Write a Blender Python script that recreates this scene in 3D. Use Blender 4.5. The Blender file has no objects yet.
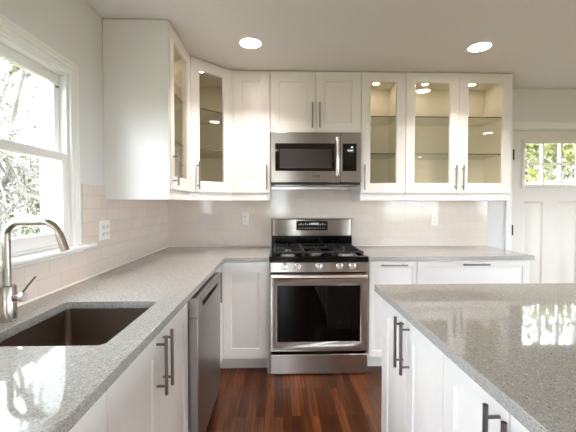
import bpy, bmesh, math, random
from mathutils import Vector, Matrix
S = bpy.context.scene
COL = S.collection
PI = math.pi
rnd = random.Random(7)

# ------------------------------------------------------------------ camera
cd = bpy.data.cameras.new('camera'); cam = bpy.data.objects.new('camera', cd); COL.objects.link(cam)
cam.location = (-0.3146, -3.2426, 1.3269)
cam.rotation_euler = (PI/2 - 0.0243, 0, -0.0288)
cd.sensor_width = 36; cd.lens = 339.0/576*36; cd.shift_y = -4.6/576; cd.clip_start = 0.02
S.camera = cam

# ------------------------------------------------------------------ light and exposure
SKY = 6.6          # overcast sky radiance
DOWN = 16.0        # glow of a recessed lamp's lens
DOWNW = 3.7        # watts of the lamp behind each lens
PUCK = 26.0
S.view_settings.view_transform = 'Standard'; S.view_settings.look = 'None'
S.view_settings.gamma = 1; S.view_settings.use_curve_mapping = False
S.view_settings.exposure = 1.42
W = bpy.data.worlds.new('sky'); S.world = W; W.use_nodes = True
bg = W.node_tree.nodes['Background']; bg.inputs[0].default_value = (0.85, 0.93, 1.0, 1); bg.inputs[1].default_value = SKY
S.cycles.max_bounces = 12; S.cycles.diffuse_bounces = 6; S.cycles.glossy_bounces = 6
S.cycles.transparent_max_bounces = 24; S.cycles.sample_clamp_indirect = 6
S.cycles.caustics_reflective = False; S.cycles.caustics_refractive = False

# ------------------------------------------------------------------ materials
def lin(c):
    c = c/255.0
    return c/12.92 if c <= 0.04045 else ((c+0.055)/1.055)**2.4
def rgb(r, g, b): return (lin(r), lin(g), lin(b), 1)
class NT:
    def __init__(s, name):
        s.m = bpy.data.materials.new(name); s.m.use_nodes = True; s.t = s.m.node_tree
        s.b = s.t.nodes['Principled BSDF']; s.out = s.t.nodes['Material Output']
    def n(s, ty, **kw):
        x = s.t.nodes.new(ty)
        for k, v in kw.items(): setattr(x, k, v)
        return x
    def l(s, a, b): s.t.links.new(a, b)
def plain(name, col, rough=0.5, metal=0.0, spec=0.5, bump=0.0, bscale=60, coat=0.0):
    k = NT(name); k.b.inputs['Base Color'].default_value = col
    k.b.inputs['Roughness'].default_value = rough; k.b.inputs['Metallic'].default_value = metal
    k.b.inputs['Specular IOR Level'].default_value = spec; k.b.inputs['Coat Weight'].default_value = coat
    tc = k.n('ShaderNodeTexCoord'); no = k.n('ShaderNodeTexNoise'); no.inputs['Scale'].default_value = bscale
    k.l(tc.outputs['Object'], no.inputs['Vector'])
    mx = k.n('ShaderNodeMixRGB', blend_type='MULTIPLY'); mx.inputs[0].default_value = 0.04
    mx.inputs[1].default_value = col; k.l(no.outputs['Color'], mx.inputs[2]); k.l(mx.outputs[0], k.b.inputs['Base Color'])
    if bump:
        bp = k.n('ShaderNodeBump'); bp.inputs['Strength'].default_value = bump; bp.inputs['Distance'].default_value = 0.002
        k.l(no.outputs[0], bp.inputs['Height']); k.l(bp.outputs[0], k.b.inputs['Normal'])
    return k.m
def emis(name, col, s):
    k = NT(name); e = k.n('ShaderNodeEmission'); e.inputs[0].default_value = col; e.inputs[1].default_value = s
    k.l(e.outputs[0], k.out.inputs[0]); return k.m
def glass(name, tint, refl=1.0, rough=0.0):
    k = NT(name); tr = k.n('ShaderNodeBsdfTransparent'); tr.inputs[0].default_value = tint
    gl = k.n('ShaderNodeBsdfGlossy'); gl.inputs['Roughness'].default_value = rough
    lw = k.n('ShaderNodeLayerWeight'); lw.inputs[0].default_value = 0.5
    pw = k.n('ShaderNodeMath', operation='POWER'); pw.inputs[1].default_value = 5; k.l(lw.outputs['Facing'], pw.inputs[0])
    ma = k.n('ShaderNodeMath', operation='MULTIPLY_ADD'); ma.inputs[1].default_value = 0.9*refl; ma.inputs[2].default_value = 0.04*refl
    k.l(pw.outputs[0], ma.inputs[0]); mx = k.n('ShaderNodeMixShader')
    k.l(ma.outputs[0], mx.inputs[0]); k.l(tr.outputs[0], mx.inputs[1]); k.l(gl.outputs[0], mx.inputs[2]); k.l(mx.outputs[0], k.out.inputs[0])
    return k.m
def steel(name, col, rough=0.27, axis=(1, 90, 90), aniso=0.0):
    k = NT(name); k.b.inputs['Metallic'].default_value = 1; k.b.inputs['Base Color'].default_value = col
    tc = k.n('ShaderNodeTexCoord'); mp = k.n('ShaderNodeMapping'); mp.inputs['Scale'].default_value = axis
    no = k.n('ShaderNodeTexNoise'); no.inputs['Scale'].default_value = 6; no.inputs['Detail'].default_value = 4
    k.l(tc.outputs['Object'], mp.inputs[0]); k.l(mp.outputs[0], no.inputs['Vector'])
    mr = k.n('ShaderNodeMapRange'); mr.inputs[3].default_value = rough-(0.015 if aniso else 0.05); mr.inputs[4].default_value = rough+(0.02 if aniso else 0.06)
    k.l(no.outputs[0], mr.inputs[0]); k.l(mr.outputs[0], k.b.inputs['Roughness'])
    bp = k.n('ShaderNodeBump'); bp.inputs['Strength'].default_value = 0.02; bp.inputs['Distance'].default_value = 0.0004
    k.l(no.outputs[0], bp.inputs['Height'])
    if not aniso: k.l(bp.outputs[0], k.b.inputs['Normal'])
    if aniso:
        tg = k.n('ShaderNodeTangent', direction_type='RADIAL', axis='Z'); k.l(tg.outputs[0], k.b.inputs['Tangent'])
        k.b.inputs['Anisotropic'].default_value = aniso; k.b.inputs['Anisotropic Rotation'].default_value = 0.25
    return k.m
def quartz():
    k = NT('grey_quartz'); tc = k.n('ShaderNodeTexCoord')
    v = k.n('ShaderNodeTexVoronoi'); v.inputs['Scale'].default_value = 300; k.l(tc.outputs['Object'], v.inputs['Vector'])
    n2 = k.n('ShaderNodeTexNoise'); n2.inputs['Scale'].default_value = 240; n2.inputs['Detail'].default_value = 3; k.l(tc.outputs['Object'], n2.inputs['Vector'])
    cr = k.n('ShaderNodeValToRGB'); e = cr.color_ramp.elements
    e[0].position = 0.0; e[0].color = rgb(80, 78, 76); e[1].position = 1.0; e[1].color = rgb(228, 226, 222)
    a = e.new(0.16); a.color = rgb(163, 160, 156); b = e.new(0.85); b.color = rgb(178, 175, 171)
    k.l(v.outputs['Color'], cr.inputs[0])
    c2 = k.n('ShaderNodeValToRGB'); f = c2.color_ramp.elements
    f[0].position = 0.35; f[0].color = (0.7, 0.7, 0.7, 1); f[1].position = 0.65; f[1].color = (1.12, 1.12, 1.12, 1); k.l(n2.outputs[0], c2.inputs[0])
    mx = k.n('ShaderNodeMixRGB', blend_type='MULTIPLY'); mx.inputs[0].default_value = 0.8
    k.l(cr.outputs[0], mx.inputs[1]); k.l(c2.outputs[0], mx.inputs[2]); k.l(mx.outputs[0], k.b.inputs['Base Color'])
    k.b.inputs['Roughness'].default_value = 0.05; k.b.inputs['Specular IOR Level'].default_value = 0.6
    return k.m
def tile(name, ax):
    k = NT(name); tc = k.n('ShaderNodeTexCoord'); sp = k.n('ShaderNodeSeparateXYZ'); k.l(tc.outputs['Object'], sp.inputs[0])
    cb = k.n('ShaderNodeCombineXYZ'); k.l(sp.outputs[ax], cb.inputs[0]); k.l(sp.outputs[2], cb.inputs[1])
    br = k.n('ShaderNodeTexBrick'); br.inputs['Scale'].default_value = 1; br.inputs['Brick Width'].default_value = 0.152
    br.inputs['Row Height'].default_value = 0.0762; br.inputs['Mortar Size'].default_value = 0.0016; br.inputs['Mortar Smooth'].default_value = 0.3
    br.inputs['Color1'].default_value = rgb(230, 217, 207); br.inputs['Color2'].default_value = rgb(225, 211, 201); br.inputs['Mortar'].default_value = rgb(216, 202, 192)
    k.l(cb.outputs[0], br.inputs['Vector']); k.l(br.outputs['Color'], k.b.inputs['Base Color'])
    no = k.n('ShaderNodeTexNoise'); no.inputs['Scale'].default_value = 9; k.l(tc.outputs['Object'], no.inputs['Vector'])
    iv = k.n('ShaderNodeMath', operation='MULTIPLY_ADD'); iv.inputs[1].default_value = -1.0; k.l(br.outputs['Fac'], iv.inputs[0])
    nm = k.n('ShaderNodeMath', operation='MULTIPLY'); nm.inputs[1].default_value = 0.9; k.l(no.outputs[0], nm.inputs[0]); k.l(nm.outputs[0], iv.inputs[2])
    bp = k.n('ShaderNodeBump'); bp.inputs['Strength'].default_value = 0.5; bp.inputs['Distance'].default_value = 0.0015
    k.l(iv.outputs[0], bp.inputs['Height']); k.l(bp.outputs[0], k.b.inputs['Normal'])
    k.b.inputs['Roughness'].default_value = 0.1
    return k.m
def wood_floor():
    k = NT('oak_floorboards'); tc = k.n('ShaderNodeTexCoord'); sp = k.n('ShaderNodeSeparateXYZ'); k.l(tc.outputs['Object'], sp.inputs[0])
    cb = k.n('ShaderNodeCombineXYZ'); k.l(sp.outputs[1], cb.inputs[0]); k.l(sp.outputs[0], cb.inputs[1])
    br = k.n('ShaderNodeTexBrick'); br.offset = 0.37; br.inputs['Scale'].default_value = 1; br.inputs['Brick Width'].default_value = 0.85
    br.inputs['Row Height'].default_value = 0.057; br.inputs['Mortar Size'].default_value = 0.0009; br.inputs['Bias'].default_value = -0.25
    br.inputs['Color1'].default_value = rgb(76, 42, 24); br.inputs['Color2'].default_value = rgb(140, 86, 50); br.inputs['Mortar'].default_value = rgb(38, 19, 11)
    k.l(cb.outputs[0], br.inputs['Vector'])
    mp = k.n('ShaderNodeMapping'); mp.inputs['Scale'].default_value = (45, 2.2, 1); k.l(tc.outputs['Object'], mp.inputs[0])
    # shift the grain per board
    ad = k.n('ShaderNodeVectorMath', operation='ADD'); ms = k.n('ShaderNodeVectorMath', operation='SCALE'); ms.inputs['Scale'].default_value = 40
    k.l(br.outputs['Color'], ms.inputs[0]); k.l(mp.outputs[0], ad.inputs[0]); k.l(ms.outputs[0], ad.inputs[1])
    no = k.n('ShaderNodeTexNoise'); no.inputs['Scale'].default_value = 1.0; no.inputs['Detail'].default_value = 6; no.inputs['Distortion'].default_value = 1.2
    k.l(ad.outputs[0], no.inputs['Vector'])
    cr = k.n('ShaderNodeValToRGB'); e = cr.color_ramp.elements
    e[0].position = 0.33; e[0].color = (0.34, 0.31, 0.29, 1); e[1].position = 0.68; e[1].color = (1.15, 1.1, 1.05, 1); k.l(no.outputs[0], cr.inputs[0])
    mx = k.n('ShaderNodeMixRGB', blend_type='MULTIPLY'); mx.inputs[0].default_value = 0.85
    k.l(br.outputs['Color'], mx.inputs[1]); k.l(cr.outputs[0], mx.inputs[2]); k.l(mx.outputs[0], k.b.inputs['Base Color'])
    k.b.inputs['Roughness'].default_value = 0.3; k.b.inputs['Specular IOR Level'].default_value = 0.4
    bp = k.n('ShaderNodeBump'); bp.inputs['Strength'].default_value = 0.15; bp.inputs['Distance'].default_value = 0.001
    k.l(no.outputs[0], bp.inputs['Height']); k.l(bp.outputs[0], k.b.inputs['Normal'])
    return k.m
def leafy(name, c1, c2):
    k = NT(name); tc = k.n('ShaderNodeTexCoord'); no = k.n('ShaderNodeTexNoise'); no.inputs['Scale'].default_value = 2.5; k.l(tc.outputs['Object'], no.inputs['Vector'])
    cr = k.n('ShaderNodeValToRGB'); e = cr.color_ramp.elements; e[0].position = 0.35; e[0].color = c1; e[1].position = 0.65; e[1].color = c2
    k.l(no.outputs[0], cr.inputs[0]); k.l(cr.outputs[0], k.b.inputs['Base Color']); k.b.inputs['Roughness'].default_value = 0.7
    return k.m
M = {}
M['wall'] = plain('wall_paint', rgb(227, 225, 226), 0.6, bump=0.05, bscale=180)
M['ceiling'] = plain('ceiling_paint', rgb(238, 235, 233), 0.75)
M['trim'] = plain('white_trim_paint', rgb(240, 239, 237), 0.3)
M['door'] = plain('entry_door_paint', rgb(228, 221, 216), 0.4)
M['cab'] = plain('cabinet_white', rgb(236, 232, 230), 0.32)
M['cabin'] = plain('cabinet_inside', rgb(236, 230, 214), 0.5)
M['toe'] = plain('toe_kick_white', rgb(222, 218, 214), 0.4)
M['pin'] = plain('pin_hole_brown', rgb(90, 78, 60), 0.6)
M['handle'] = steel('brushed_nickel', rgb(132, 128, 125), 0.3, (90, 90, 1))
M['hinge'] = plain('black_hinge', rgb(22, 20, 19), 0.4)
M['steel'] = steel('stainless_steel', rgb(172, 165, 159), 0.26, aniso=0.95)
M['steel2'] = steel('dishwasher_steel', rgb(182, 180, 178), 0.32, (90, 1.5, 90))
M['bright'] = steel('polished_steel', rgb(240, 238, 236), 0.24)
M['sink'] = steel('sink_steel', rgb(150, 138, 128), 0.36, (20, 20, 20))
M['faucet'] = steel('faucet_steel', rgb(176, 168, 158), 0.24, (90, 90, 1))
M['black'] = plain('black_enamel', rgb(6, 6, 6), 0.15, spec=0.25)
M['iron'] = plain('cast_iron', rgb(11, 11, 11), 0.45, bump=0.2, bscale=300)
M['bglass'] = plain('black_glass', rgb(6, 6, 6), 0.04)
M['mesh'] = plain('dark_window_mesh', rgb(60, 57, 55), 0.15, spec=0.3)
M['oven'] = plain('oven_window_glass', rgb(5, 4, 4), 0.05, spec=0.2)
M['alu'] = plain('burner_aluminium', rgb(196, 190, 184), 0.35, metal=0.8)
M['mark'] = plain('pale_button_marks', rgb(196, 196, 196), 0.5)
M['badge'] = plain('dark_badge_marks', rgb(60, 56, 54), 0.5)
M['clock'] = emis('clock_glow', (0.75, 0.95, 1, 1), 0.5)
M['quartz'] = quartz()
M['tileX'] = tile('subway_tile_back', 0)
M['tileY'] = tile('subway_tile_left', 1)
M['floor'] = wood_floor()
M['pane'] = glass('window_glass', (0.97, 0.98, 0.975, 1))
M['cglass'] = glass('cabinet_glass', (0.97, 0.97, 0.955, 1), 1.0)
M['shelf'] = glass('shelf_glass', (0.93, 0.945, 0.91, 1), 1.2)
M['shelfedge'] = plain('shelf_glass_edge', rgb(96, 100, 84), 0.15)
M['plate'] = plain('outlet_white', rgb(242, 239, 235), 0.35)
M['slot'] = plain('outlet_slot_grey', rgb(120, 114, 108), 0.5)
M['lamp'] = emis('lamp_lens', (1.0, 0.86, 0.76, 1), DOWN)
M['puck'] = emis('puck_lens', (1.0, 0.87, 0.70, 1), PUCK)
M['ring'] = plain('lamp_trim_white', rgb(238, 234, 230), 0.4)
M['grass'] = leafy('lawn_green', rgb(78, 84, 46), rgb(104, 102, 66))
M['bark'] = leafy('pale_bark', rgb(88, 84, 78), rgb(128, 123, 116))
M['leaf'] = leafy('grey_green_leaves', rgb(52, 58, 36), rgb(88, 92, 60))
M['leafy'] = leafy('yellow_green_leaves', rgb(62, 68, 26), rgb(112, 110, 50))
M['road'] = plain('pale_paving', rgb(170, 166, 158), 0.8)

# ------------------------------------------------------------------ mesh helpers
class MB:
    def __init__(s): s.bm = bmesh.new()
    def box(s, x0, x1, y0, y1, z0, z1, mi=0):
        a, b = sorted((x0, x1)); c, d = sorted((y0, y1)); e, f = sorted((z0, z1))
        v = [s.bm.verts.new(p) for p in ((a,c,e),(b,c,e),(b,d,e),(a,d,e),(a,c,f),(b,c,f),(b,d,f),(a,d,f))]
        for q in ((3,2,1,0),(4,5,6,7),(0,1,5,4),(1,2,6,5),(2,3,7,6),(3,0,4,7)):
            s.bm.faces.new([v[i] for i in q]).material_index = mi
        return s
    def prism(s, poly, z0, z1, mi=0):
        lo = [s.bm.verts.new((x, y, z0)) for x, y in poly]; hi = [s.bm.verts.new((x, y, z1)) for x, y in poly]
        n = len(poly)
        fs = [s.bm.faces.new(lo[::-1]), s.bm.faces.new(hi)]
        for i in range(n): fs.append(s.bm.faces.new((lo[i], lo[(i+1) % n], hi[(i+1) % n], hi[i])))
        for f in fs: f.material_index = mi
        return s
    def extr(s, prof, axis, a, b, mi=0):
        """closed 2-D profile extruded along axis 'x' (prof = (y,z)) or 'y' (prof = (x,z))"""
        def p(u, v, t): return (t, u, v) if axis == 'x' else (u, t, v)
        lo = [s.bm.verts.new(p(u, v, a)) for u, v in prof]; hi = [s.bm.verts.new(p(u, v, b)) for u, v in prof]
        n = len(prof); fs = [s.bm.faces.new(lo), s.bm.faces.new(hi[::-1])]
        for i in range(n): fs.append(s.bm.faces.new((lo[i], hi[i], hi[(i+1) % n], lo[(i+1) % n])))
        for f in fs: f.material_index = mi
        return s
    def tube(s, pts, r, n=14, mi=0, cap=True):
        pts = [Vector(p) for p in pts]; rs = r if isinstance(r, (list, tuple)) else [r]*len(pts)
        up = None; rings = []
        for i, p in enumerate(pts):
            t = (pts[min(i+1, len(pts)-1)] - pts[max(i-1, 0)]).normalized()
            if up is None: up = Vector((0, 0, 1)) if abs(t.z) < 0.9 else Vector((1, 0, 0))
            u = (up - t*up.dot(t)); u = u.normalized() if u.length > 1e-6 else t.orthogonal().normalized()
            w = t.cross(u); up = u
            rings.append([s.bm.verts.new(p + (u*math.cos(2*PI*k/n) + w*math.sin(2*PI*k/n))*rs[i]) for k in range(n)])
        for a, b in zip(rings, rings[1:]):
            for k in range(n): s.bm.faces.new((a[k], a[(k+1) % n], b[(k+1) % n], b[k])).material_index = mi
        if cap:
            s.bm.faces.new(rings[0][::-1]).material_index = mi; s.bm.faces.new(rings[-1]).material_index = mi
        return s
    def lathe(s, prof, c=(0, 0, 0), n=28, mi=0, mat=None):
        """(r, z) profile round the z axis; mat: optional Matrix"""
        rings = []
        for r, z in prof:
            ring = []
            for k in range(n):
                v = Vector((r*math.cos(2*PI*k/n), r*math.sin(2*PI*k/n), z))
                if mat: v = mat @ v
                ring.append(s.bm.verts.new(v + Vector(c)))
            rings.append(ring)
        for a, b in zip(rings, rings[1:]):
            for k in range(n): s.bm.faces.new((a[k], a[(k+1) % n], b[(k+1) % n], b[k])).material_index = mi
        if prof[0][0] > 1e-5: s.bm.faces.new(rings[0][::-1]).material_index = mi
        if prof[-1][0] > 1e-5: s.bm.faces.new(rings[-1]).material_index = mi
        return s
    def loops(s, L, w, h, x0=0, z0=0, mi=0, cap=True, first_cap=True):
        """nested rectangles in the xz plane: L = [(inset_x, inset_z, y)]"""
        R = []
        for ix, iz, y, *tz in L:
            t = tz[0] if tz else iz
            R.append([s.bm.verts.new((x0+a, y, z0+b)) for a, b in ((ix, iz), (w-ix, iz), (w-ix, h-t), (ix, h-t))])
        for a, b in zip(R, R[1:]):
            for k in range(4): s.bm.faces.new((a[k], a[(k+1) % 4], b[(k+1) % 4], b[k])).material_index = mi
        if cap: s.bm.faces.new(R[-1]).material_index = mi
        if first_cap: s.bm.faces.new(R[0][::-1]).material_index = mi
        return R
    def build(s, name, mats, parent=None, loc=(0, 0, 0), rot=(0, 0, 0), bevel=0, seg=2, fix=True):
        if fix: bmesh.ops.recalc_face_normals(s.bm, faces=s.bm.faces[:])
        me = bpy.data.meshes.new(name); s.bm.to_mesh(me); s.bm.free()
        for m in (mats if isinstance(mats, (list, tuple)) else [mats]): me.materials.append(m)
        for p in me.polygons: p.use_smooth = True
        me.set_sharp_from_angle(angle=math.radians(35))
        o = bpy.data.objects.new(name, me); COL.objects.link(o); o.location = loc; o.rotation_euler = rot
        if parent: o.parent = parent
        if bevel:
            b = o.modifiers.new('bevel', 'BEVEL'); b.width = bevel; b.segments = seg; b.limit_method = 'ANGLE'; b.angle_limit = math.radians(40)
        return o
def tag(o, label, cat, group=None):
    o['label'] = label; o['category'] = cat
    if group: o['group'] = group
    return o
def thing(name, label, cat, loc=(0, 0, 0), rz=0, group=None):
    o = bpy.data.objects.new(name, None); COL.objects.link(o); o.location = loc; o.rotation_euler = (0, 0, rz); o.empty_display_size = 0.1
    return tag(o, label, cat, group)
def struct(o): o['kind'] = 'structure'; return o
def sempty(name, loc=(0, 0, 0), rz=0):
    o = bpy.data.objects.new(name, None); COL.objects.link(o); o.location = loc; o.rotation_euler = (0, 0, rz); return struct(o)
def copy_tree(o, parent=None):
    c = o.copy(); COL.objects.link(c)
    if parent: c.parent = parent
    for ch in o.children: copy_tree(ch, c)
    return c

# ------------------------------------------------------------------ room shell
L = -1.366; RX = 4.9; FY = -7.2; CEIL = 2.433; T = 0.14
WY0, WY1, WZ0, WZ1 = -2.53, -1.498, 1.115, 1.972      # left window opening
DX0, DX1, DZ = 1.962, 2.775, 2.04                      # entry door slab
struct(MB().box(L-T, RX+T, FY-T, T, -0.1, 0).build('floor', M['floor']))
struct(MB().box(L-T, RX+T, FY-T, T, CEIL, CEIL+0.12).build('ceiling', M['ceiling']))
b = MB()
LW = (-5.6, -3.5, 0.85, 2.0)
b.box(L-T, L, FY-T, LW[0], 0, CEIL); b.box(L-T, L, LW[1], WY0, 0, CEIL); b.box(L-T, L, LW[0], LW[1], 0, LW[2]); b.box(L-T, L, LW[0], LW[1], LW[3], CEIL)
b.box(L-T, L, WY1, T, 0, CEIL)
b.box(L-T, L, WY0, WY1, 0, WZ0); b.box(L-T, L, WY0, WY1, WZ1, CEIL)
struct(b.build('wall_left', M['wall']))
b = MB()
b.box(L, DX0-0.02, 0, T, 0, CEIL); b.box(DX1+0.02, RX, 0, T, 0, CEIL); b.box(DX0-0.02, DX1+0.02, 0, T, DZ+0.015, CEIL)
struct(b.build('wall_back', M['wall']))
RW = (-5.6, -1.5, 0.1, 1.84)
b = MB()
b.box(RX, RX+T, FY-T, RW[0], 0, CEIL); b.box(RX, RX+T, RW[1], T, 0, CEIL)
b.box(RX, RX+T, RW[0], RW[1], 0, RW[2]); b.box(RX, RX+T, RW[0], RW[1], RW[3], CEIL)
struct(b.build('wall_right', M['wall']))
FW = (2.9, 4.8, 0.1, 1.84)
b = MB()
NW = (-0.55, 0.02, 0.05, 2.1)
b.box(L, NW[0], FY-T, FY, 0, CEIL); b.box(NW[1], FW[0], FY-T, FY, 0, CEIL); b.box(NW[0], NW[1], FY-T, FY, 0, NW[2]); b.box(NW[0], NW[1], FY-T, FY, NW[3], CEIL); b.box(FW[1], RX, FY-T, FY, 0, CEIL)
b.box(FW[0], FW[1], FY-T, FY, 0, FW[2]); b.box(FW[0], FW[1], FY-T, FY, FW[3], CEIL)
struct(b.build('wall_front', M['wall']))
CTOP = 0.9143
# tiled splashback
struct(MB().box(L+0.008, 1.718, -0.008, 0, 0.9, 1.50).build('trim_1', M['tileX']))
b = MB(); b.box(L, L+0.008, WY1+0.10, 0, 0.9, 1.43); b.box(L, L+0.008, -3.0, WY1+0.10, 0.9, 1.075)
struct(b.build('trim_2', M['tileY']))

b = MB(); q = 0.007
b.extr(((-0.008, CTOP), (-0.008-q, CTOP), (-0.008, CTOP+q)), 'x', L+0.008, -0.384); b.extr(((-0.008, CTOP), (-0.008-q, CTOP), (-0.008, CTOP+q)), 'x', 0.384, 1.703)
b.extr(((L+0.008, CTOP), (L+0.008+q, CTOP), (L+0.008, CTOP+q)), 'y', -2.845, -0.008)
struct(b.build('trim_4', M['trim']))
# left window: casing, stool, jamb, two sashes
win = sempty('window_1', (L, 0, 0))
def casing_prof(w): return ((0, 0), (0, 0.011), (w*0.14, 0.014), (w*0.18, 0.008), (w*0.42, 0.007), (w*0.46, 0.011), (w*0.74, 0.010), (w*0.78, 0.014), (w*0.97, 0.015), (w, 0.011), (w, 0))
def casing(mb, y0, y1, z0, z1, cw):
    """mitred casing round an opening in the x=0 plane, moulded profile facing +x; legs end at z0"""
    P = casing_prof(cw)
    inner = [(y0, z0), (y0, z1), (y1, z1), (y1, z0)]
    dirs = [(-1, 0), (-1, 1), (1, 1), (1, 0)]
    R = [[mb.bm.verts.new((d, y+u*dy, z+u*dz)) for u, d in P] for (y, z), (dy, dz) in zip(inner, dirs)]
    for a, c in zip(R, R[1:]):
        for i in range(len(P)-1): mb.bm.faces.new((a[i], a[i+1], c[i+1], c[i]))
    mb.bm.faces.new(R[0]); mb.bm.faces.new(R[-1][::-1])
b = MB(); casing(b, WY0, WY1, WZ0-0.01, WZ1, 0.066); b.build('casing', M['trim'], win)
b = MB()
b.extr(((-0.03, WZ0-0.03), (0.045, WZ0-0.03), (0.055, WZ0-0.022), (0.055, WZ0-0.012), (0.047, WZ0-0.003), (-0.03, WZ0-0.003)), 'y', WY0-0.15, WY1+0.15)
b.box(0.0, 0.014, WY0-0.09, WY1+0.09, WZ0-0.045, WZ0-0.03); b.build('sill', M['trim'], win, bevel=0.002)
b = MB()
j = 0.011
b.box(-T, 0, WY1-j, WY1, WZ0, WZ1); b.box(-T, 0, WY0, WY0+j, WZ0, WZ1); b.box(-T, 0, WY0+j, WY1-j, WZ1-j, WZ1); b.box(-T-0.03, 0, WY0+j, WY1-j, WZ0-0.003, WZ0+j)
for y in (WY1-j-0.008, WY0+j): b.box(-0.0035, -0.0005, y, y+0.008, WZ0+j, WZ1-j)
b.build('jamb', M['trim'], win, bevel=0.0015)
def sash(x0, x1, z0, z1, st, top, bot):
    y0, y1 = WY0+j+0.002, WY1-j-0.002
    b = MB(); b.box(x0, x1, y0, y0+st, z0, z1); b.box(x0, x1, y1-st, y1, z0, z1)
    b.box(x0, x1, y0+st, y1-st, z1-top, z1); b.box(x0, x1, y0+st, y1-st, z0, z0+bot)
    o = b.build('sash', M['trim'], win, bevel=0.004)
    xm = (x0+x1)/2
    MB().box(xm-0.002, xm+0.002, y0+st-0.004, y1-st+0.004, z0+bot-0.004, z1-top+0.004).build('pane', M['pane'], o)
    return o
sash(-0.037, -0.004, WZ0+j, 1.575, 0.036, 0.042, 0.06)
sash(-0.068, -0.039, 1.535, WZ1-j, 0.036, 0.05, 0.04)
b = MB(); b.box(-0.0389, -0.033, WY1-j-0.028, WY1-j-0.010, 1.895, 1.903); b.build('sash_catch', M['slot'], win)
# plain windows invented behind the camera to light the kitchen and its steel
def added_window(name, loc, rz, w, z0, z1, cols):
    o = sempty(name, loc, rz); b = MB(); f = 0.06
    b.box(0, w, -0.03, 0.03, z0, z0+f); b.box(0, w, -0.03, 0.03, z1-f, z1)
    for i in range(cols+1):
        x = min(max(i*w/cols - f/2, 0), w-f); b.box(x, x+f, -0.03, 0.03, z0+f, z1-f)
    b.build('window_frame', M['trim'], o, bevel=0.003)
    MB().box(f/2, w-f/2, -0.003, 0.003, z0+f/2, z1-f/2).build('pane', M['pane'], o)
added_window('added_window_2', (RX+0.07, RW[0], 0), PI/2, RW[1]-RW[0], RW[2], RW[3], 3)
added_window('added_window_3', (FW[0], FY-0.07, 0), 0, FW[1]-FW[0], FW[2], FW[3], 3)

added_window('added_window_4', (NW[0], FY-0.07, 0), 0, NW[1]-NW[0], NW[2], NW[3], 1)
added_window('added_window_5', (L-0.07, LW[0], 0), PI/2, LW[1]-LW[0], LW[2], LW[3], 2)  # unseen window added to brighten the island fronts

# entry door in the back wall
door = sempty('door_1', (DX0, 0.02, 0)); dw = DX1-DX0
b = MB()
gx0, gx1, gz0, gz1 = 0.131, dw-0.131, 1.509, 1.916
yf, yb = 0.0, 0.044
b.box(0.003, gx0, yf, yb, 0.01, DZ); b.box(gx1, dw-0.003, yf, yb, 0.01, DZ)
b.box(gx0, gx1, yf, yb, gz1, DZ-0.0001); b.box(gx0, gx1, yf, yb, 1.343, gz0)
xm0, xm1 = 0.326, dw-0.326
b.box(xm0, xm1, yf, yb, 0.012, 1.343); b.box(gx0, xm0, yf, yb, 0.012, 0.25); b.box(xm1, gx1, yf, yb, 0.012, 0.25)
for a, c in ((gx0, xm0), (xm1, gx1)):
    b.loops([(0, 0, 0.0), (0.012, 0.012, 0.012), (0.026, 0.026, 0.012), (0.045, 0.045, 0.004)], c-a, 1.343-0.25, a, 0.25, first_cap=False)
    b.box(a, c, 0.03, yb, 0.25, 1.343)
dl = b.build('door_slab', M['door'], door)
b = MB()
f = 0.03
b.box(gx0-f, gx0+0.004, -0.012, 0.0, gz0-f, gz1+f); b.box(gx1-0.004, gx1+f, -0.012, 0, gz0-f, gz1+f)
b.box(gx0+0.004, gx1-0.004, -0.012, 0, gz1-0.004, gz1+f); b.box(gx0+0.004, gx1-0.004, -0.012, 0, gz0-f, gz0+0.004)
b.build('lite_frame', M['door'], dl, bevel=0.005)
b = MB(); cw = (gx1-gx0)/3; rh = (gz1-gz0)/2
for i in (1, 2): b.box(gx0+i*cw-0.009, gx0+i*cw+0.009, -0.008, 0.03, gz0, gz1)
b.box(gx0, gx1, -0.0075, 0.0295, gz0+rh-0.009, gz0+rh+0.009); b.build('muntin_bars', M['trim'], dl)
MB().box(gx0, gx1, 0.018, 0.022, gz0, gz1).build('pane', M['pane'], dl)
for z in (1.795, 1.065, 0.3):
    b = MB(); b.tube([(-0.002, -0.036, z-0.05), (-0.002, -0.036, z+0.05)], 0.0085, 10); b.box(-0.0055, 0.002, -0.036, 0.0, z-0.05, z+0.05); b.build('hinge', M['hinge'], door)
b = MB(); b.lathe([(0, 0), (0.028, 0), (0.028, 0.006), (0.01, 0.01), (0.01, 0.035), (0.026, 0.04), (0.03, 0.055), (0.024, 0.068), (0, 0.07)], (dw-0.06, 0, 0.96), 20, mat=Matrix.Rotation(PI/2, 3, 'X'))
b.build('door_knob', M['handle'], door)
b = MB(); b.box(-0.065, -0.007, -0.038, -0.0201, 0, DZ+0.07); b.box(dw+0.007, dw+0.065, -0.038, -0.0201, 0, DZ+0.07); b.box(-0.007, dw+0.007, -0.038, -0.0201, DZ+0.01, DZ+0.07)
b.box(-0.0195, -0.007, -0.02, 0.11, 0, DZ+0.014); b.box(dw+0.007, dw+0.0195, -0.02, 0.11, 0, DZ+0.014); b.box(-0.007, dw+0.007, -0.02, 0.11, DZ+0.004, DZ+0.014)
struct(b.build('trim_3', M['trim'], None, (DX0, 0.02, 0), bevel=0.003))
struct(MB().box(1.718, DX0-0.066, -0.012, 0, 0, 0.1).build('baseboard_back', M['trim'], bevel=0.003))
struct(MB().box(DX1+0.066, RX, -0.012, 0, 0, 0.1).build('baseboard_right', M['trim'], bevel=0.003))

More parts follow.
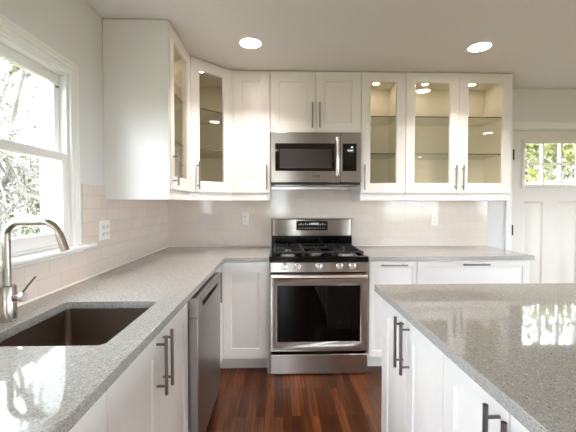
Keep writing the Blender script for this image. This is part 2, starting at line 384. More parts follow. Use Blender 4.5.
# ------------------------------------------------------------------ cabinet parts
DT = 0.019
def bar_handle(parent, x, z, y, vert=True, ln=0.21, sp=0.15):
    """bar on two posts; (x, z) its middle on the door face at y"""
    b = MB(); h = ln/2; q = sp/2; off = 0.034
    if vert:
        b.tube([(x, y-off, z-h), (x, y-off, z+h)], 0.0062, 14)
        for s in (-q, q): b.tube([(x, y, z+s), (x, y-off, z+s)], 0.0045, 10)
    else:
        b.tube([(x-h, y-off, z), (x+h, y-off, z)], 0.0062, 14)
        for s in (-q, q): b.tube([(x+s, y, z), (x+s, y-off, z)], 0.0045, 10)
    return b.build('handle', M['handle'], parent)
def make_door(parent, w, h, kind, loc, rz=0, handle=None, name='door', fx=0.074, fz=0.08):
    """front at local y = -DT; handle = (x, z, vertical)"""
    b = MB(); e = 0.0016
    if kind == 'glass':
        b.loops([(0, 0, 0), (0, 0, -DT+e), (e, e, -DT), (fx, fz, -DT), (fx+0.002, fz+0.002, -DT+0.003), (fx+0.006, fz+0.006, -0.010), (fx+0.006, fz+0.006, 0), (0, 0, 0)], w, h, cap=False, first_cap=False)
        bmesh.ops.remove_doubles(b.bm, verts=b.bm.verts[:], dist=1e-6)
    else:
        b.loops([(0, 0, 0), (0, 0, -DT+e), (e, e, -DT), (fx, fz, -DT), (fx+0.003, fz+0.003, -DT+0.0072), (fx+0.012, fz+0.012, -DT+0.0072), (fx+0.030, fz+0.030, -DT+0.002)], w, h)
    o = b.build(name, M['cab'], parent, loc, (0, 0, rz))
    if kind == 'glass':
        MB().box(fx, w-fx, -0.009, -0.005, fz, h-fz).build('glass_pane', M['cglass'], o)
    if handle: bar_handle(o, handle[0], handle[1], -DT, handle[2])
    return o
PT = 0.018
def pins(b, pts, z0, z1):
    for (x, y, nx, ny) in pts:
        z = z0
        while z < z1:
            u = Vector((ny, -nx, 0)); c = Vector((x, y, z)) + Vector((nx, ny, 0))*0.0004
            b.bm.faces.new([b.bm.verts.new(c + u*0.0032*math.cos(k*PI/3) + Vector((0, 0, 0.0032*math.sin(k*PI/3)))) for k in range(6)]).material_index = 1
            z += 0.032
ZB = 1.411; ZH = 1.016; UD = 0.375
def carcass_open(parent, w, d, h):
    b = MB()
    b.box(0, PT, -d, 0, 0, h); b.box(w-PT, w, -d, 0, 0, h); b.box(PT, w-PT, -d, 0, 0, PT); b.box(PT, w-PT, -d, 0, h-PT, h); b.box(PT, w-PT, -0.008, 0, PT, h-PT)
    o = b.build('carcass', M['cab'], parent)
    b = MB(); q = 0.0008
    x0, x1, y1, z0, z1 = PT, w-PT, -0.008, PT, h-PT
    b.box(x0, x0+q, -d+0.002, y1, z0, z1); b.box(x1-q, x1, -d+0.002, y1, z0, z1); b.box(x0+q, x1-q, y1-q, y1, z0, z1)
    b.box(x0+q, x1-q, -d+0.002, y1-q, z0, z0+q); b.box(x0+q, x1-q, -d+0.002, y1-q, z1-q, z1)
    pins(b, [(x0+q, -0.06, 1, 0), (x0+q, -d+0.05, 1, 0), (x1-q, -0.06, -1, 0), (x1-q, -d+0.05, -1, 0)], 0.12, h-0.1)
    b.build('lining', [M['cabin'], M['pin']], o, fix=False)
    return o
def shelf_rect(parent, x0, x1, d, z):
    b = MB(); b.box(x0+0.002, x1-0.002, -d+0.027, -0.01, z, z+0.008); b.box(x0+0.002, x1-0.002, -d+0.025, -d+0.027, z, z+0.008, 1)
    b.build('shelf', [M['shelf'], M['shelfedge']], parent)
SHZ = (0.335, 0.652)
def puck(parent, x, y, z):
    o = MB().lathe([(0.034, 0), (0.034, -0.008), (0.028, -0.011), (0.028, -0.009), (0, -0.009)], (x, y, z), 24).build('cabinet_light', M['ring'], parent)
    MB().lathe([(0.027, 0), (0.027, -0.002), (0, -0.002)], (x, y, z-0.0095), 24).build('lens', M['puck'], o)
def light_rail(parent, w, d, left=False, right=False):
    b = MB(); b.box(0, w, -d-0.008, -d+0.01, -0.062, -0.001)
    if left: b.box(0, 0.018, -d+0.01, -0.01, -0.062, -0.001)
    if right: b.box(w-0.018, w, -d+0.01, -0.01, -0.062, -0.001)
    return b.build('light_rail', M['cab'], parent, bevel=0.0015)
G = 0.0015
GU = 'white upper cabinets'
# side cabinet on the left wall
SY0, SY1 = -1.145, -0.664
sw = SY1-SY0
t = thing('wall_cabinet', 'white upper cabinet on the left wall beside the window, glass door seen edge on', 'cabinet', (L+0.001, SY0, ZB), PI/2, GU)
carcass_open(t, sw, UD, ZH)
make_door(t, sw-2*G, ZH-0.004, 'glass', (G, -UD-0.001, 0.002), 0, (0.042, 0.13, True))
for z in SHZ: shelf_rect(t, PT, sw-PT, UD, z)
light_rail(t, sw, UD); puck(t, sw*0.6, -0.2, ZH-PT-0.001)
MB().box(-0.016, -0.0005, -0.390, -0.001, -0.063, ZH).build('side_panel', M['cab'], t, bevel=0.001)
# diagonal corner cabinet
t = thing('wall_cabinet', 'white corner upper cabinet set diagonally with one tall glass door', 'cabinet', (L, 0, ZB), 0, GU)
A = 0.66
pent = [(0.0095, -0.0095), (A, -0.0095), (A, -UD), (UD, -A), (0.0095, -A)]
b = MB(); b.prism(pent, 0, PT); b.prism(pent, ZH-PT, ZH)
b.box(0.0095, A, -0.017, -0.0095, PT, ZH-PT); b.box(0.0095, 0.017, -A, -0.017, PT, ZH-PT)
b.box(A-PT, A, -UD, -0.017, PT, ZH-PT); b.box(0.017, UD, -A, -A+PT, PT, ZH-PT)
ca = b.build('carcass', M['cab'], t)
b = MB(); q = 0.0008
b.box(0.018, A-PT, -0.018, -0.0172, PT, ZH-PT); b.box(0.0172, 0.018, -A+PT, -0.018, PT, ZH-PT)
b.box(A-PT-q, A-PT, -UD, -0.018, PT, ZH-PT); b.box(0.018, UD, -A+PT, -A+PT+q, PT, ZH-PT)
inn = [(0.018, -0.018), (A-PT, -0.018), (A-PT, -UD), (UD, -A+PT), (0.018, -A+PT)]
b.prism(inn, PT, PT+q); b.prism(inn, ZH-PT-q, ZH-PT)
b.build('lining', M['cabin'], ca)
puck(t, 0.44, -0.44, ZH-PT-0.001)  # hidden puck added to brighten the inside of this cabinet
dg = math.hypot(A-UD, A-UD)
n45 = Vector((1, -1, 0))/math.sqrt(2)
d0 = Vector((UD, -A, 0.002)) + n45*0.001 + Vector((1, 1, 0))/math.sqrt(2)*0.012
make_door(t, dg-0.024, ZH-0.004, 'glass', d0, PI/4, (0.05, 0.125, True))
for z in SHZ:
    b = MB(); b.prism([(0.02, -0.02), (A-PT-0.003, -0.02), (A-PT-0.003, -UD+0.01), (UD-0.01, -A+PT+0.003), (0.02, -A+PT+0.003)], z, z+0.008)
    pa = Vector((A-PT-0.003, -UD+0.01, 0)); pb = Vector((UD-0.01, -A+PT+0.003, 0)); k = n45*0.0015
    b.prism([(pa.x, pa.y), (pa.x+k.x, pa.y+k.y), (pb.x+k.x, pb.y+k.y), (pb.x, pb.y)], z, z+0.008, 1)
    b.build('shelf', [M['shelf'], M['shelfedge']], t)
b = MB(); r0 = Vector((UD, -A, 0))+n45*0.008; r1 = Vector((A, -UD, 0))+n45*0.008; k = n45*0.018
b.prism([(r0.x, r0.y), (r1.x, r1.y), (r1.x-k.x, r1.y-k.y), (r0.x-k.x, r0.y-k.y)], -0.062, -0.001); b.build('light_rail', M['cab'], t)
# narrow solid cabinet left of the microwave
def upper(label, x0, x1, z0, h, solid, rail=True, **kw):
    t = thing('wall_cabinet', label, 'cabinet', (x0, -0.0095, z0), 0, GU)
    w = x1-x0
    if solid: MB().box(0, w, -UD+0.0095, 0, 0, h).build('carcass', M['cab'], t)
    return t, w
UDL = UD-0.0095
t, w = upper('narrow white upper cabinet with a solid panel door left of the microwave', L+A+0.002, -0.3825, ZB, ZH, True)
MB().box(0, 0.018, -UDL-DT-0.001, -UDL-0.0002, 0, ZH).build('filler_strip', M['cab'], t)
make_door(t, w-0.019-G, ZH-0.004, 'panel', (0.019, -UDL-0.001, 0.002), 0, (w-0.019-0.028, 0.13, True))
light_rail(t, w, UDL, right=True)
# cabinet over the microwave
t, w = upper('short white two-door upper cabinet directly above the microwave', -0.381, 0.381, ZB+ZH-0.508, 0.508, True)
for i in (0, 1):
    make_door(t, w/2-2*G, 0.504, 'panel', (i*w/2+G, -UDL-0.001, 0.002), 0, ((w/2-0.032) if i == 0 else 0.029, 0.135, True))
# glass cabinets right of the microwave
t, w = upper('narrow white upper cabinet with a single glass door right of the microwave', 0.3825, 0.7615, ZB, ZH, False)
carcass_open(t, w, UDL, ZH)
make_door(t, w-2*G, ZH-0.004, 'glass', (G, -UDL-0.001, 0.002), 0, (0.024, 0.13, True))
for z in SHZ: shelf_rect(t, PT, w-PT, UDL, z)
light_rail(t, w, UDL, left=True); puck(t, w*0.48, -0.19, ZH-PT-0.001)
t, w = upper('wide white upper cabinet with two glass doors next to the entry door', 0.7625, 1.676, ZB, ZH, False)
carcass_open(t, w, UDL, ZH)
for i in (0, 1):
    make_door(t, w/2-2*G, ZH-0.004, 'glass', (i*w/2+G, -UDL-0.001, 0.002), 0, ((w/2-0.035) if i == 0 else 0.027, 0.13, True))
for z in SHZ: shelf_rect(t, PT, w-PT, UDL, z)
light_rail(t, w, UDL, right=True)
puck(t, w*0.27, -0.19, ZH-PT-0.001); puck(t, w*0.74, -0.19, ZH-PT-0.001)

# ------------------------------------------------------------------ base cabinets
CT, CB = 0.914, 0.881
BD = 0.60; TK = 0.108
def toe(parent, w, x0=0.0):
    return MB().box(x0, x0+w, -0.535, -0.52, 0.0, TK).build('toe_kick', M['toe'], parent)
def base(label, w, loc, rz, group='white base cabinets'):
    t = thing('base_cabinet', label, 'cabinet', loc, rz, group)
    b = MB(); b.box(0, w, -BD, -0.01, TK, CB-0.001); b.build('carcass', M['cab'], t)
    toe(t, w); return t
DZ0 = 0.114; DH = 0.754
# L-shaped corner base
t = thing('base_cabinet', 'white corner base cabinet under the counter left of the range', 'cabinet', (L, 0, 0), 0, 'white base cabinets')
CW = 0.965
MB().prism([(0.01, -0.01), (CW, -0.01), (CW, -BD), (BD, -BD), (BD, -CW), (0.01, -CW)], TK, CB-0.001).build('carcass', M['cab'], t)
MB().prism([(0.52, -0.52), (CW, -0.52), (CW, -0.535), (0.535, -0.535), (0.535, -CW), (0.52, -CW)], 0, TK).build('toe_kick', M['toe'], t)
make_door(t, CW-BD-DT-0.004, DH, 'panel', (BD+DT+0.003, -BD-0.001, DZ0), 0, fx=0.062)
d = make_door(t, CW-BD-DT-0.004, DH, 'panel', (BD+0.001, -CW+0.001, DZ0), PI/2, (0.08, 0.625, True), fx=0.062)
MB().box(CW+0.0005, CW+0.017, -BD-0.0195, -0.02, 0, CB-0.001).build('filler_strip', M['cab'], t)
# sink cabinet and its neighbour towards the camera
SKY0, SKY1 = -2.387, -1.625
t = base('white two-door base cabinet beneath the sink', SKY1-SKY0-0.002, (L, SKY0+0.001, 0), PI/2)
# the basin hangs inside: carcass is a hollow box
for ch in list(t.children):
    if ch.name.startswith('carcass'): bpy.data.objects.remove(ch)
w = SKY1-SKY0-0.002
b = MB(); b.box(0, PT, -BD, -0.01, TK, CB-0.001); b.box(w-PT, w, -BD, -0.01, TK, CB-0.001); b.box(PT, w-PT, -BD, -0.01, TK, TK+PT); b.box(PT, w-PT, -0.018, -0.01, TK+PT, CB-0.001)
b.box(PT, w-PT, -BD, -BD+0.02, CB-0.06, CB-0.001); b.build('carcass', M['cab'], t)
for i in (0, 1):
    make_door(t, w/2-2*G, DH, 'panel', (i*w/2+G, -BD-0.001, DZ0), 0, ((w/2-0.036) if i == 0 else 0.03, DH-0.117, True), fx=0.066)
t = base('white base cabinet nearest the camera under the sink counter', 0.45, (L, SKY0-0.451, 0), PI/2)
make_door(t, 0.45-2*G, DH, 'panel', (G, -BD-0.001, DZ0), 0, (0.05, DH-0.117, True), fx=0.066)
# right of the range
t = base('narrow white base cabinet with a horizontal bar handle right of the range', 0.381, (0.3935, 0, 0), 0)
make_door(t, 0.381-2*G, DH, 'panel', (G, -BD-0.001, DZ0), 0, (0.19, DH-0.023, False), fx=0.03, fz=0.045)
t = base('wide white drawer base cabinet under the counter end by the entry door', 0.906, (0.7765, 0, 0), 0)
for z, h in ((DZ0, DH/2-0.002), (DZ0+DH/2, DH/2)):
    make_door(t, 0.906-2*G, h, 'panel', (G, -BD-0.001, z), 0, (0.455, h-0.022, False), name='drawer', fx=0.055, fz=0.045)

# countertops
def rounded(x0, x1, y0, y1, r, n=5):
    P = []
    for cx, cy, a0 in ((x1-r, y1-r, 0), (x0+r, y1-r, 1), (x0+r, y0+r, 2), (x1-r, y0+r, 3)):
        for k in range(n+1):
            a = (a0 + k/n)*PI/2; P.append((cx+r*math.cos(a), cy+r*math.sin(a)))
    return P
def slab_with_hole(outer, hole, z0, z1):
    b = MB()
    ed = []
    for poly in (outer, hole):
        vs = [b.bm.verts.new((x, y, z1)) for x, y in poly]
        ed += [b.bm.edges.new((vs[i], vs[(i+1) % len(vs)])) for i in range(len(vs))]
    r = bmesh.ops.triangle_fill(b.bm, edges=ed, use_beauty=True, use_dissolve=False)
    top = [g for g in r['geom'] if isinstance(g, bmesh.types.BMFace)]
    ex = bmesh.ops.extrude_face_region(b.bm, geom=top)
    bmesh.ops.translate(b.bm, verts=[g for g in ex['geom'] if isinstance(g, bmesh.types.BMVert)], vec=(0, 0, z0-z1))
    return b
CF = 0.644
SX0, SX1, SYa, SYb = -1.203, -0.822, -2.25, -1.80       # sink opening
outer = [(L+0.009, -0.009), (-0.384, -0.009), (-0.384, -CF), (L+CF, -CF), (L+CF, -2.845), (L+0.009, -2.845)]
o = slab_with_hole(outer, rounded(SX0, SX1, SYa, SYb, 0.022), CB, CT).build('countertop', M['quartz'], bevel=0.0025)
tag(o, 'L-shaped speckled grey quartz countertop holding the sink', 'countertop')
o = MB().box(0.384, 1.703, -CF, -0.009, CB, CT).build('countertop', M['quartz'], bevel=0.0025)
tag(o, 'straight grey quartz countertop right of the range', 'countertop')
o = MB().box(0.174, 1.36, -2.845, -1.54, CB, CT).build('countertop', M['quartz'], bevel=0.003)
tag(o, 'large glossy grey quartz countertop on the island in the right foreground', 'countertop')
# island
IX = 0.204; IY = -1.575
for i, lab in enumerate(('white island cabinet at the far end nearest the range', 'white island cabinet at the near end closest to the camera')):
    t = base(lab, 0.61, (IX+BD+DT+0.001, IY-0.0155-i*0.612, 0), -PI/2, 'white island cabinets')
    for k in (0, 1):
        make_door(t, 0.305-2*G, DH, 'panel', (k*0.305+G, -BD-0.001, DZ0), 0, ((0.305-0.035) if k == 0 else 0.03, DH-0.117, True), fx=0.062)
    if i == 0: MB().box(-0.0165, -0.0005, -BD-0.0195, 0.006, 0, CB-0.001).build('end_panel', M['cab'], t, bevel=0.001)
    MB().box(0, 0.61, -0.0095, 0.006, 0, CB-0.001).build('back_panel', M['cab'], t)

# ------------------------------------------------------------------ sink and faucet
t = thing('kitchen_sink', 'square stainless steel undermount sink below the window', 'sink', ((SX0+SX1)/2, (SYa+SYb)/2, CB), 0)
hx, hy = (SX1-SX0)/2+0.006, (SYb-SYa)/2+0.006; dp = 0.215
b = MB()
specs = [(hx+0.02, hy+0.02, 0.03, -0.0015), (hx, hy, 0.022, -0.0015), (hx-0.004, hy-0.004, 0.022, -dp+0.03), (hx-0.012, hy-0.012, 0.028, -dp+0.008), (hx-0.03, hy-0.03, 0.03, -dp), (0.05, 0.05, 0.049, -dp-0.004)]
R = [[b.bm.verts.new((x, y, z)) for x, y in rounded(-a, a, -c, c, r)] for a, c, r, z in specs]
for p, q in zip(R, R[1:]):
    n = len(p)
    for k in range(n): b.bm.faces.new((p[k], p[(k+1) % n], q[(k+1) % n], q[k]))
b.bm.faces.new(R[-1])
bs = b.build('basin', M['sink'], t)
sm = bs.modifiers.new('solid', 'SOLIDIFY'); sm.thickness = 0.0012; sm.offset = -1
MB().lathe([(0.045, 0), (0.045, 0.003), (0.03, 0.004), (0.028, -0.004 + 0.006), (0, 0.001)], (0, 0, -dp-0.003), 24).build('drain', M['bright'], t)
FX, FYc = -1.267, -2.03
t = thing('kitchen_faucet', 'brushed steel single-lever faucet with a squared gooseneck spout', 'faucet', (FX, FYc, CT), 0)
MB().lathe([(0.0, 0.0005), (0.029, 0.0005), (0.029, 0.003), (0.0265, 0.005), (0.0265, 0.121), (0.0255, 0.123), (0.013, 0.124), (0, 0.124)], (0, 0, 0), 32).build('body', M['faucet'], t)
ZT = 0.348
def bend(c, r, a0, a1, n=10): return [(c[0]+r*math.cos(a), 0, c[1]+r*math.sin(a)) for a in [a0+(a1-a0)*k/n for k in range(n+1)]]
r1 = 0.05; pts = [(0, 0, 0.12), (0, 0, 0.2)] + bend((r1, ZT-r1), r1, PI, PI/2)
r2 = 0.062; xe = 0.124; a_end = math.radians(18)
pts += bend((xe, ZT-r2), r2, PI/2, a_end)
tip = Vector(pts[-1]); dr = Vector((math.sin(a_end), 0, -math.cos(a_end)))
pts += [tuple(tip+dr*0.012)]
sp = MB().tube(pts, 0.0125, 20).build('spout', M['faucet'], t)
e0 = tip+dr*0.0125
MB().tube([tuple(e0), tuple(e0+dr*0.05)], [0.0135, 0.0135], 20).build('spray_head', M['faucet'], t)
b = MB(); b.tube([(0.024, 0, 0.083), (0.046, -0.002, 0.083)], 0.0145, 20); lv = b.build('lever_hub', M['faucet'], t)
MB().tube([(0.046, -0.002, 0.083), (0.049, -0.002, 0.083), (0.060, -0.002, 0.083)], 0.0165, 20).build('lever_collar', M['bright'], lv)
MB().tube([(0.052, -0.002, 0.097), (0.073, -0.004, 0.122), (0.103, -0.006, 0.156)], [0.004, 0.0036, 0.0034], 12).build('lever', M['handle'], lv)

# ------------------------------------------------------------------ dishwasher
DY0, DY1 = -1.612, -0.985
t = thing('dishwasher', 'stainless steel built-in dishwasher between the sink cabinet and the corner', 'dishwasher', (L, DY0, 0), PI/2)
w = DY1-DY0
MB().box(0.004, w-0.004, -0.60, -0.02, 0.10, 0.868).build('tub', M['black'], t)
MB().box(0.004, w-0.004, -0.55, -0.53, 0.0, 0.10).build('toe_kick', M['black'], t)
d = MB().box(0.002, w-0.002, -0.664, -0.602, 0.105, 0.772).build('door', M['steel2'], t, bevel=0.004)
b = MB()
sx0, sx1, sz0, sz1 = 0.10, w-0.10, 0.800, 0.828
b.box(0.002, sx0, -0.666, -0.602, 0.775, 0.868); b.box(sx1, w-0.002, -0.666, -0.602, 0.775, 0.868)
b.box(sx0, sx1, -0.666, -0.602, sz1, 0.868); b.box(sx0, sx1, -0.666, -0.602, 0.775, sz0); b.box(sx0, sx1, -0.625, -0.602, sz0, sz1, 1)
c = b.build('control_panel', [M['steel2'], M['black']], t)

# ------------------------------------------------------------------ gas range
t = thing('gas_range', 'freestanding stainless steel gas range with five burners', 'range', (0, 0, 0))
RW2 = 0.378
MB().box(-RW2, RW2, -0.60, -0.02, 0.012, 0.874).build('body', M['black'], t)
for x in (-0.33, 0.33):
    for y in (-0.55, -0.08): MB().lathe([(0.018, 0), (0.018, 0.012), (0, 0.012)], (x, y, 0), 12).build('foot', M['black'], t)
b = MB(); b.box(-RW2, RW2, -0.664, -0.601, 0.009, 0.160); b.build('drawer', M['steel'], t, bevel=0.005)
b = MB()
b.loops([(0, 0, -0.602), (0, 0, -0.653), (0.004, 0.004, -0.657), (0.022, 0.026, -0.657, 0.030), (0.055, 0.07, -0.640, 0.096), (0.055, 0.07, -0.632, 0.096)], 2*RW2, 0.605, -RW2, 0.180)
od = b.build('oven_door', M['steel'], t)
MB().box(-RW2+0.055, RW2-0.055, -0.639, -0.633, 0.250, 0.689).build('oven_window', M['oven'], od)
b = MB()
hz = 0.770
b.tube([(-0.362, -0.705, hz), (0.362, -0.705, hz)], 0.0145, 20)
for x in (-0.335, 0.335): b.tube([(x, -0.652, hz), (x, -0.705, hz)], 0.011, 14)
b.build('door_handle', M['bright'], od)
b = MB(); b.extr(((-0.601, 0.797), (-0.664, 0.797), (-0.655, 0.873), (-0.601, 0.873)), 'x', -RW2, RW2)
cp = b.build('control_panel', M['steel'], t, bevel=0.003)
RM = Matrix.Rotation(PI/2, 3, 'X')
for x in (-0.267, -0.167, -0.004, 0.155, 0.256):
    k = MB().lathe([(0.0, 0), (0.026, 0), (0.026, 0.004), (0.0205, 0.006), (0.0185, 0.026), (0.016, 0.029), (0, 0.029)], (x, -0.6595, 0.842), 24, mat=RM).build('knob', M['bright'], t)
    MB().box(x-0.003, x+0.003, -0.692, -0.687, 0.826, 0.858).build('grip', M['steel'], k, bevel=0.001)
    MB().lathe([(0.028, 0), (0.028, 0.002), (0, 0.002)], (x, -0.6585, 0.842), 24, mat=RM).build('knob_ring', M['black'], k)
b = MB(); b.box(-0.381, 0.381, -0.668, -0.075, 0.876, 0.900); b.box(-0.381, -0.355, -0.668, -0.075, 0.9005, 0.918); b.box(0.355, 0.381, -0.668, -0.075, 0.9005, 0.918)
b.box(-0.355, 0.355, -0.668, -0.635, 0.9005, 0.916); b.build('cooktop', M['black'], t, bevel=0.003)
for (x, y, r) in ((-0.235, -0.50, 0.046), (-0.235, -0.22, 0.036), (0.0, -0.36, 0.05), (0.235, -0.50, 0.05), (0.235, -0.22, 0.036)):
    o = MB().lathe([(r+0.012, 0), (r+0.012, 0.004), (r, 0.010), (r, 0.018), (0, 0.018)], (x, y, 0.9005), 26).build('burner', M['alu'], t)
    MB().lathe([(r-0.004, 0), (r-0.003, 0.006), (r-0.01, 0.010), (0, 0.011)], (x, y, 0.919), 26).build('burner_cap', M['iron'], o)
def bars(b, x0, x1, y0, y1, cs):
    z0, z1, q = 0.938, 0.953, 0.006
    for x in (x0, x1-2*q): b.box(x, x+2*q, y0, y1, z0, z1)
    for y in (y0, y1-2*q, (y0+y1)/2-q): b.box(x0+2*q, x1-2*q, y, y+2*q, z0, z1)
    for x, y in ((x0, y0), (x1-2*q, y0), (x0, y1-2*q), (x1-2*q, y1-2*q)): b.box(x, x+2*q, y, y+2*q, 0.9005, z0)
    for cx, cy in cs:
        for s in (-1, 1):
            b.box(cx-q*0.8, cx+q*0.8, cy+s*0.022, cy+s*0.125, z0, z1+0.004)
            b.box(cx+s*0.022, (x0+2*q if s < 0 else x1-2*q), cy-q*0.8, cy+q*0.8, z0, z1+0.004)
for x0, x1, cs in ((-0.35, -0.122, ((-0.235, -0.5), (-0.235, -0.22))), (-0.118, 0.118, ((0, -0.36),)), (0.122, 0.35, ((0.235, -0.5), (0.235, -0.22)))):
    b = MB(); bars(b, x0, x1, -0.628, -0.095, cs); b.build('grate', M['iron'], t, bevel=0.002)
MB().box(-RW2, RW2, -0.074, -0.02, 0.876, 1.03).build('riser', M['black'], t)
# backguard with rounded ends
P = []
for k in range(9):
    a = PI/2*k/8; P.append((-0.352-0.030*math.sin(PI/2-a), -0.045-0.045*math.sin(a)))
P = [(-0.382, -0.015)] + P
P += [(-x, y) for x, y in P[::-1]]
bgd = MB().prism(P, 1.022, 1.176).build('backguard', M['steel'], t, bevel=0.003)
MB().box(-0.384, 0.384, -0.094, -0.014, 1.1765, 1.184).build('top_cap', M['steel'], bgd, bevel=0.003)
b = MB().box(-0.146, 0.146, -0.0935, -0.0895, 1.074, 1.160)
for k in range(13):
    x = -0.125+k*0.02
    if abs(x-0.02) > 0.03: b.box(x, x+0.008, -0.0942, -0.0935, 1.123, 1.133 + (0.009 if k % 2 else 0), 1)
    b.box(x, x+0.007, -0.0942, -0.0935, 1.091, 1.097, 1)
dsp = b.build('display', [M['bglass'], M['mark']], bgd)
b = MB()
for x in (-0.006, 0.008, 0.026, 0.040): b.box(x, x+0.009, -0.0944, -0.0936, 1.126, 1.143)
b.build('clock_digits', M['clock'], dsp)

# ------------------------------------------------------------------ microwave
t = thing('microwave', 'stainless steel over-the-range microwave with a curved handle', 'microwave', (0, 0, 1.487))
MB().box(-0.378, 0.378, -0.389, -0.0095, 0.004, 0.4295).build('body', M['black'], t)
b = MB(); b.box(-0.376, 0.376, -0.388, -0.012, -0.004, 0.0035); un = b.build('underside', M['badge'], t, bevel=0.001)
for x0, x1 in ((-0.34, -0.12), (0.12, 0.34)):
    MB().box(x0, x1, -0.33, -0.22, -0.0065, -0.0045).build('grease_filter', M['bright'], un)
MB().box(-0.05, 0.05, -0.36, -0.30, -0.0065, -0.0045).build('cooktop_lens', M['shelf'], un)
MB().box(-0.376, 0.376, -0.05, -0.0095, -0.028, -0.0045).build('mounting_rail', M['bright'], un)
b = MB(); b.box(-0.378, 0.203, -0.420, -0.390, 0.012, 0.428); md = b.build('door', M['steel'], t, bevel=0.004)
win_ = MB().box(-0.340, 0.160, -0.4225, -0.4195, 0.108, 0.336).build('door_glass', M['bglass'], md, bevel=0.001)
MB().box(-0.303, 0.132, -0.4232, -0.4226, 0.130, 0.290).build('window_mesh', M['mesh'], win_)
b = MB(); b.box(0.206, 0.378, -0.420, -0.390, 0.012, 0.428); mc = b.build('control_panel', M['steel'], t, bevel=0.004)
b = MB().box(0.222, 0.338, -0.4225, -0.4195, 0.108, 0.336)
for r in range(6):
    for c in range(3): b.box(0.244+c*0.03, 0.252+c*0.03, -0.4230, -0.4225, 0.13+r*0.026, 0.1345+r*0.026, 1)
kp = b.build('keypad', [M['bglass'], M['badge']], mc)
b = MB()
for x in (0.292, 0.302): b.box(x, x+0.007, -0.4232, -0.4226, 0.300, 0.312)
b.build('clock_digits', M['clock'], kp)
pts = []
for k in range(17):
    u = -1+2*k/16; pts.append((0.172, -0.452-0.018*(1-u*u), 0.226+u*0.150))
b = MB(); b.tube([(0.172, -0.421, 0.082)] + pts + [(0.172, -0.421, 0.370)], 0.0115, 16); b.build('handle', M['bright'], md)
b = MB()
for k in range(7): b.box(-0.03+k*0.0092, -0.0235+k*0.0092, -0.4206, -0.4199, 0.062, 0.070)
b.build('badge_marks', M['badge'], md)

# ------------------------------------------------------------------ outlets
def outlet(label, loc, rz, gangs):
    t = thing('wall_outlet', label, 'outlet', loc, rz, 'white electrical plates on the tiles')
    w = 0.07 if gangs == 1 else 0.116
    b = MB(); b.loops([(0, 0, 0), (0, 0, -0.003), (0.004, 0.004, -0.006)], w, 0.115, -w/2, -0.0575); b.build('cover_plate', M['plate'], t)
    for g in range(gangs):
        cx = (g-(gangs-1)/2)*0.046
        for s in (-0.02, 0.02):
            k = MB().lathe([(0.0155, 0), (0.0155, 0.002), (0, 0.002)], (cx, -0.0062, s), 20, mat=RM).build('socket', M['plate'], t)
            b = MB()
            b.box(cx-0.008, cx-0.0055, -0.0092, -0.0083, s-0.002, s+0.008); b.box(cx+0.0055, cx+0.008, -0.0092, -0.0083, s-0.002, s+0.008)
            b.box(cx-0.003, cx+0.003, -0.0092, -0.0083, s-0.010, s-0.005); b.build('slots', M['slot'], k)
outlet('white double outlet plate on the left wall tiles near the window', (L+0.0085, -1.182, 1.165), PI/2, 2)
outlet('white single outlet plate on the back tiles left of the range', (-0.632, -0.0085, 1.176), 0, 1)
outlet('white single outlet plate on the back tiles right of the range', (1.195, -0.0085, 1.164), 0, 1)

# ------------------------------------------------------------------ recessed ceiling lights
lamp = bpy.data.lights.new('lamp_beam', 'AREA'); lamp.shape = 'DISK'; lamp.size = 0.12; lamp.energy = DOWNW; lamp.color = (1.0, 0.88, 0.82); lamp.spread = math.radians(112)
t = thing('ceiling_light', 'round recessed ceiling light above the corner, left of the range', 'ceiling light', (-0.505, -0.866, CEIL), 0, 'recessed ceiling lights')
MB().lathe([(0.092, 0), (0.091, -0.004), (0.082, -0.006), (0.074, -0.003), (0.070, -0.0005), (0.092, -0.0004)], (0, 0, -0.0003), 36).build('trim_ring', M['ring'], t)
MB().lathe([(0.069, 0), (0.069, -0.0025), (0.06, -0.004), (0, -0.0045)], (0, 0, -0.0004), 32).build('lens', M['lamp'], t)
lo = bpy.data.objects.new('lamp_beam', lamp); COL.objects.link(lo); lo.parent = t; lo.location = (0, 0, -0.0075)
for x, y, lab in ((1.112, -0.853, 'round recessed ceiling light above the right counter and island'),
                  (2.99, -2.8, 'round recessed ceiling light far right, mirrored in the cabinet glass'),
                  (1.2, -4.7, 'added unseen recessed ceiling light in the room behind the island'),  # this lamp and the two below are invented to light the kitchen
                  (-0.4, -4.7, 'added unseen recessed ceiling light in the room behind the sink run'),
                  (3.1, -5.6, 'added unseen recessed ceiling light in the far rear corner of the room')):
    c = copy_tree(t); c.location = (x, y, CEIL); c['label'] = lab

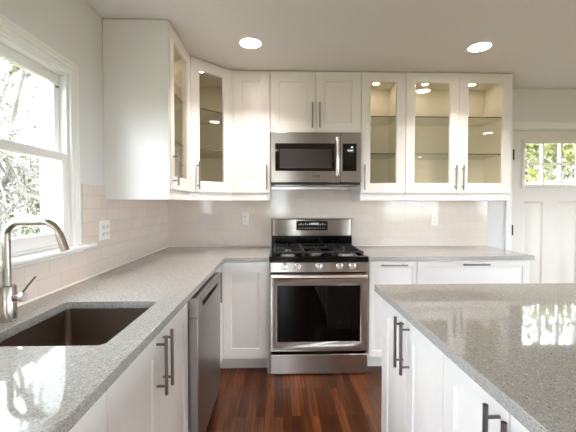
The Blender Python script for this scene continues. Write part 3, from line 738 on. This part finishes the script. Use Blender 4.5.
# ------------------------------------------------------------------ outdoors
b = MB(); b.box(-40, L-T-0.01, -40, 40, -0.5, -0.3); b.box(L-T-0.01, 40, T+0.01, 40, -0.5, -0.3); b.box(RX+T+0.01, 40, -40, T+0.01, -0.5, -0.3); b.box(L-T-0.01, RX+T+0.01, -40, FY-T-0.01, -0.5, -0.3)
struct(b.build('ground', M['grass']))
def tree(label, loc, h, spread, seed, leafmat, nl, twigs):
    t = thing('garden_tree', label, 'tree', loc, 0, 'trees outside')
    R = random.Random(seed); wood = MB(); leaf = MB()
    def rv(): return Vector((R.uniform(-1, 1), R.uniform(-1, 1), R.uniform(-1, 1)))
    def branch(p, d, ln, r, n, sag=0.0):
        pts = [p]; q = p.copy(); dd = d.normalized()
        for i in range(n):
            dd = (dd + rv()*0.28 + Vector((0, 0, sag))).normalized(); q = q + dd*ln/n; pts.append(q.copy())
        return pts, dd
    tr, _ = branch(Vector((0, 0, 0)), Vector((0, 0, 1)), h*0.3, 0.1, 4)
    wood.tube(tr, [0.10, 0.09, 0.08, 0.075, 0.07], 8)
    for i in range(9):
        a = 2*PI*i/9 + R.uniform(-.3, .3)
        base_ = tr[R.randint(1, 4)]
        lim, _ = branch(base_, Vector((math.cos(a), math.sin(a), R.uniform(0.3, 1.6))), h*R.uniform(0.45, 0.75), 0.05, 6)
        for p in lim:
            p.x *= 1.0; 
        wood.tube(lim, [0.045, 0.04, 0.034, 0.028, 0.022, 0.016, 0.010], 6)
        for k in range(8):
            s = lim[R.randint(1, 6)]
            br, _ = branch(s, rv()+Vector((math.cos(a)*0.4, math.sin(a)*0.4, 0.3)), spread*R.uniform(0.3, 0.55), 0.015, 5, 0.02)
            wood.tube(br, [0.018, 0.016, 0.014, 0.012, 0.010, 0.008], 4, cap=False)
            for m in range(twigs):
                s2 = br[R.randint(1, 5)]
                tw, _ = branch(s2, rv()+Vector((0, 0, 0.1)), R.uniform(0.4, 0.9), 0.006, 4, -0.08)
                wood.tube(tw, [0.010, 0.009, 0.008, 0.007, 0.005], 3, cap=False)
                for q in range(nl):
                    c = tw[R.randint(1, 4)] + rv()*0.12; u = rv().normalized()*R.uniform(0.025, 0.05); v = rv().normalized().cross(u)*0.55
                    leaf.bm.faces.new([leaf.bm.verts.new(c+x) for x in (-u, v, u, -v)])
    wood.build('branches', M['bark'], t, fix=False); leaf.build('foliage', leafmat, t, fix=False)
    return t
def bush(label, loc, rx, h, n, ls, seed, mat='leaf'):
    t = thing('garden_shrub', label, 'shrub', loc, 0, 'shrubs across the lawn')
    R = random.Random(seed); leaf = MB(); stem = MB()
    for k in range(7):
        a = 2*PI*k/7; stem.tube([(0, 0, 0), (rx*0.3*math.cos(a), rx*0.3*math.sin(a), h*0.4), (rx*0.6*math.cos(a), rx*0.6*math.sin(a), h*0.75)], [0.06, 0.04, 0.02], 5)
    for k in range(n):
        d = Vector((R.gauss(0, 1), R.gauss(0, 1), R.gauss(0, 1))).normalized()*R.uniform(0.55, 1.0)
        lump = 1 + 0.18*math.sin(5*d.x+seed)*math.cos(4*d.z+seed)
        c = Vector((d.x*rx*lump, d.y*rx*lump, h*0.5 + d.z*h*0.5*lump))
        if c.z < 0.05: continue
        u = Vector((R.uniform(-1, 1), R.uniform(-1, 1), R.uniform(-1, 1))).normalized()*ls*R.uniform(0.6, 1.2)
        v = Vector((R.uniform(-1, 1), R.uniform(-1, 1), R.uniform(-1, 1))).normalized().cross(u)*0.6
        leaf.bm.faces.new([leaf.bm.verts.new(c+x) for x in (-u, v, u, -v)])
    stem.build('stems', M['bark'], t); leaf.build('foliage', M[mat], t, fix=False)
tree('tangled pale-branched tree outside the left window, nearest the glass', (-4.5, 1.4, -0.3), 6.0, 2.3, 3, M['leaf'], 2, 32)
tree('tangled pale-branched tree further off in the left window', (-13.5, 11.4, -0.3), 6.5, 2.8, 5, M['leaf'], 2, 22)
tree('tangled pale tree standing between the near and far trees in the left window', (-7.9, 6.0, -0.3), 6.0, 2.0, 6, M['leaf'], 2, 26)
for k, (x, y, rx, h, lab) in enumerate(((-31.0, 13.0, 3.4, 6.0, 'olive shrub far across the lawn, left part of the window view'), (-24.8, 19.6, 3.0, 6.8, 'tall olive shrub far across the lawn, middle of the window view'),
                                   (-19.6, 26.6, 3.0, 5.6, 'olive shrub far across the lawn near the right jamb of the window'), (-15.0, 32.5, 3.0, 6.4, 'olive shrub furthest across the lawn, beside the right jamb'))):
    bush(lab, (x, y, -0.3), rx, h, 2600, 0.24, 31+k)
bush('yellow-green shrub close outside the small panes of the entry door', (5.7, 4.6, -0.3), 1.7, 4.2, 4200, 0.09, 51, 'leafy')
bush('yellow-green shrub further behind the entry door', (10.2, 8.4, -0.3), 2.2, 4.8, 4200, 0.13, 53, 'leafy')
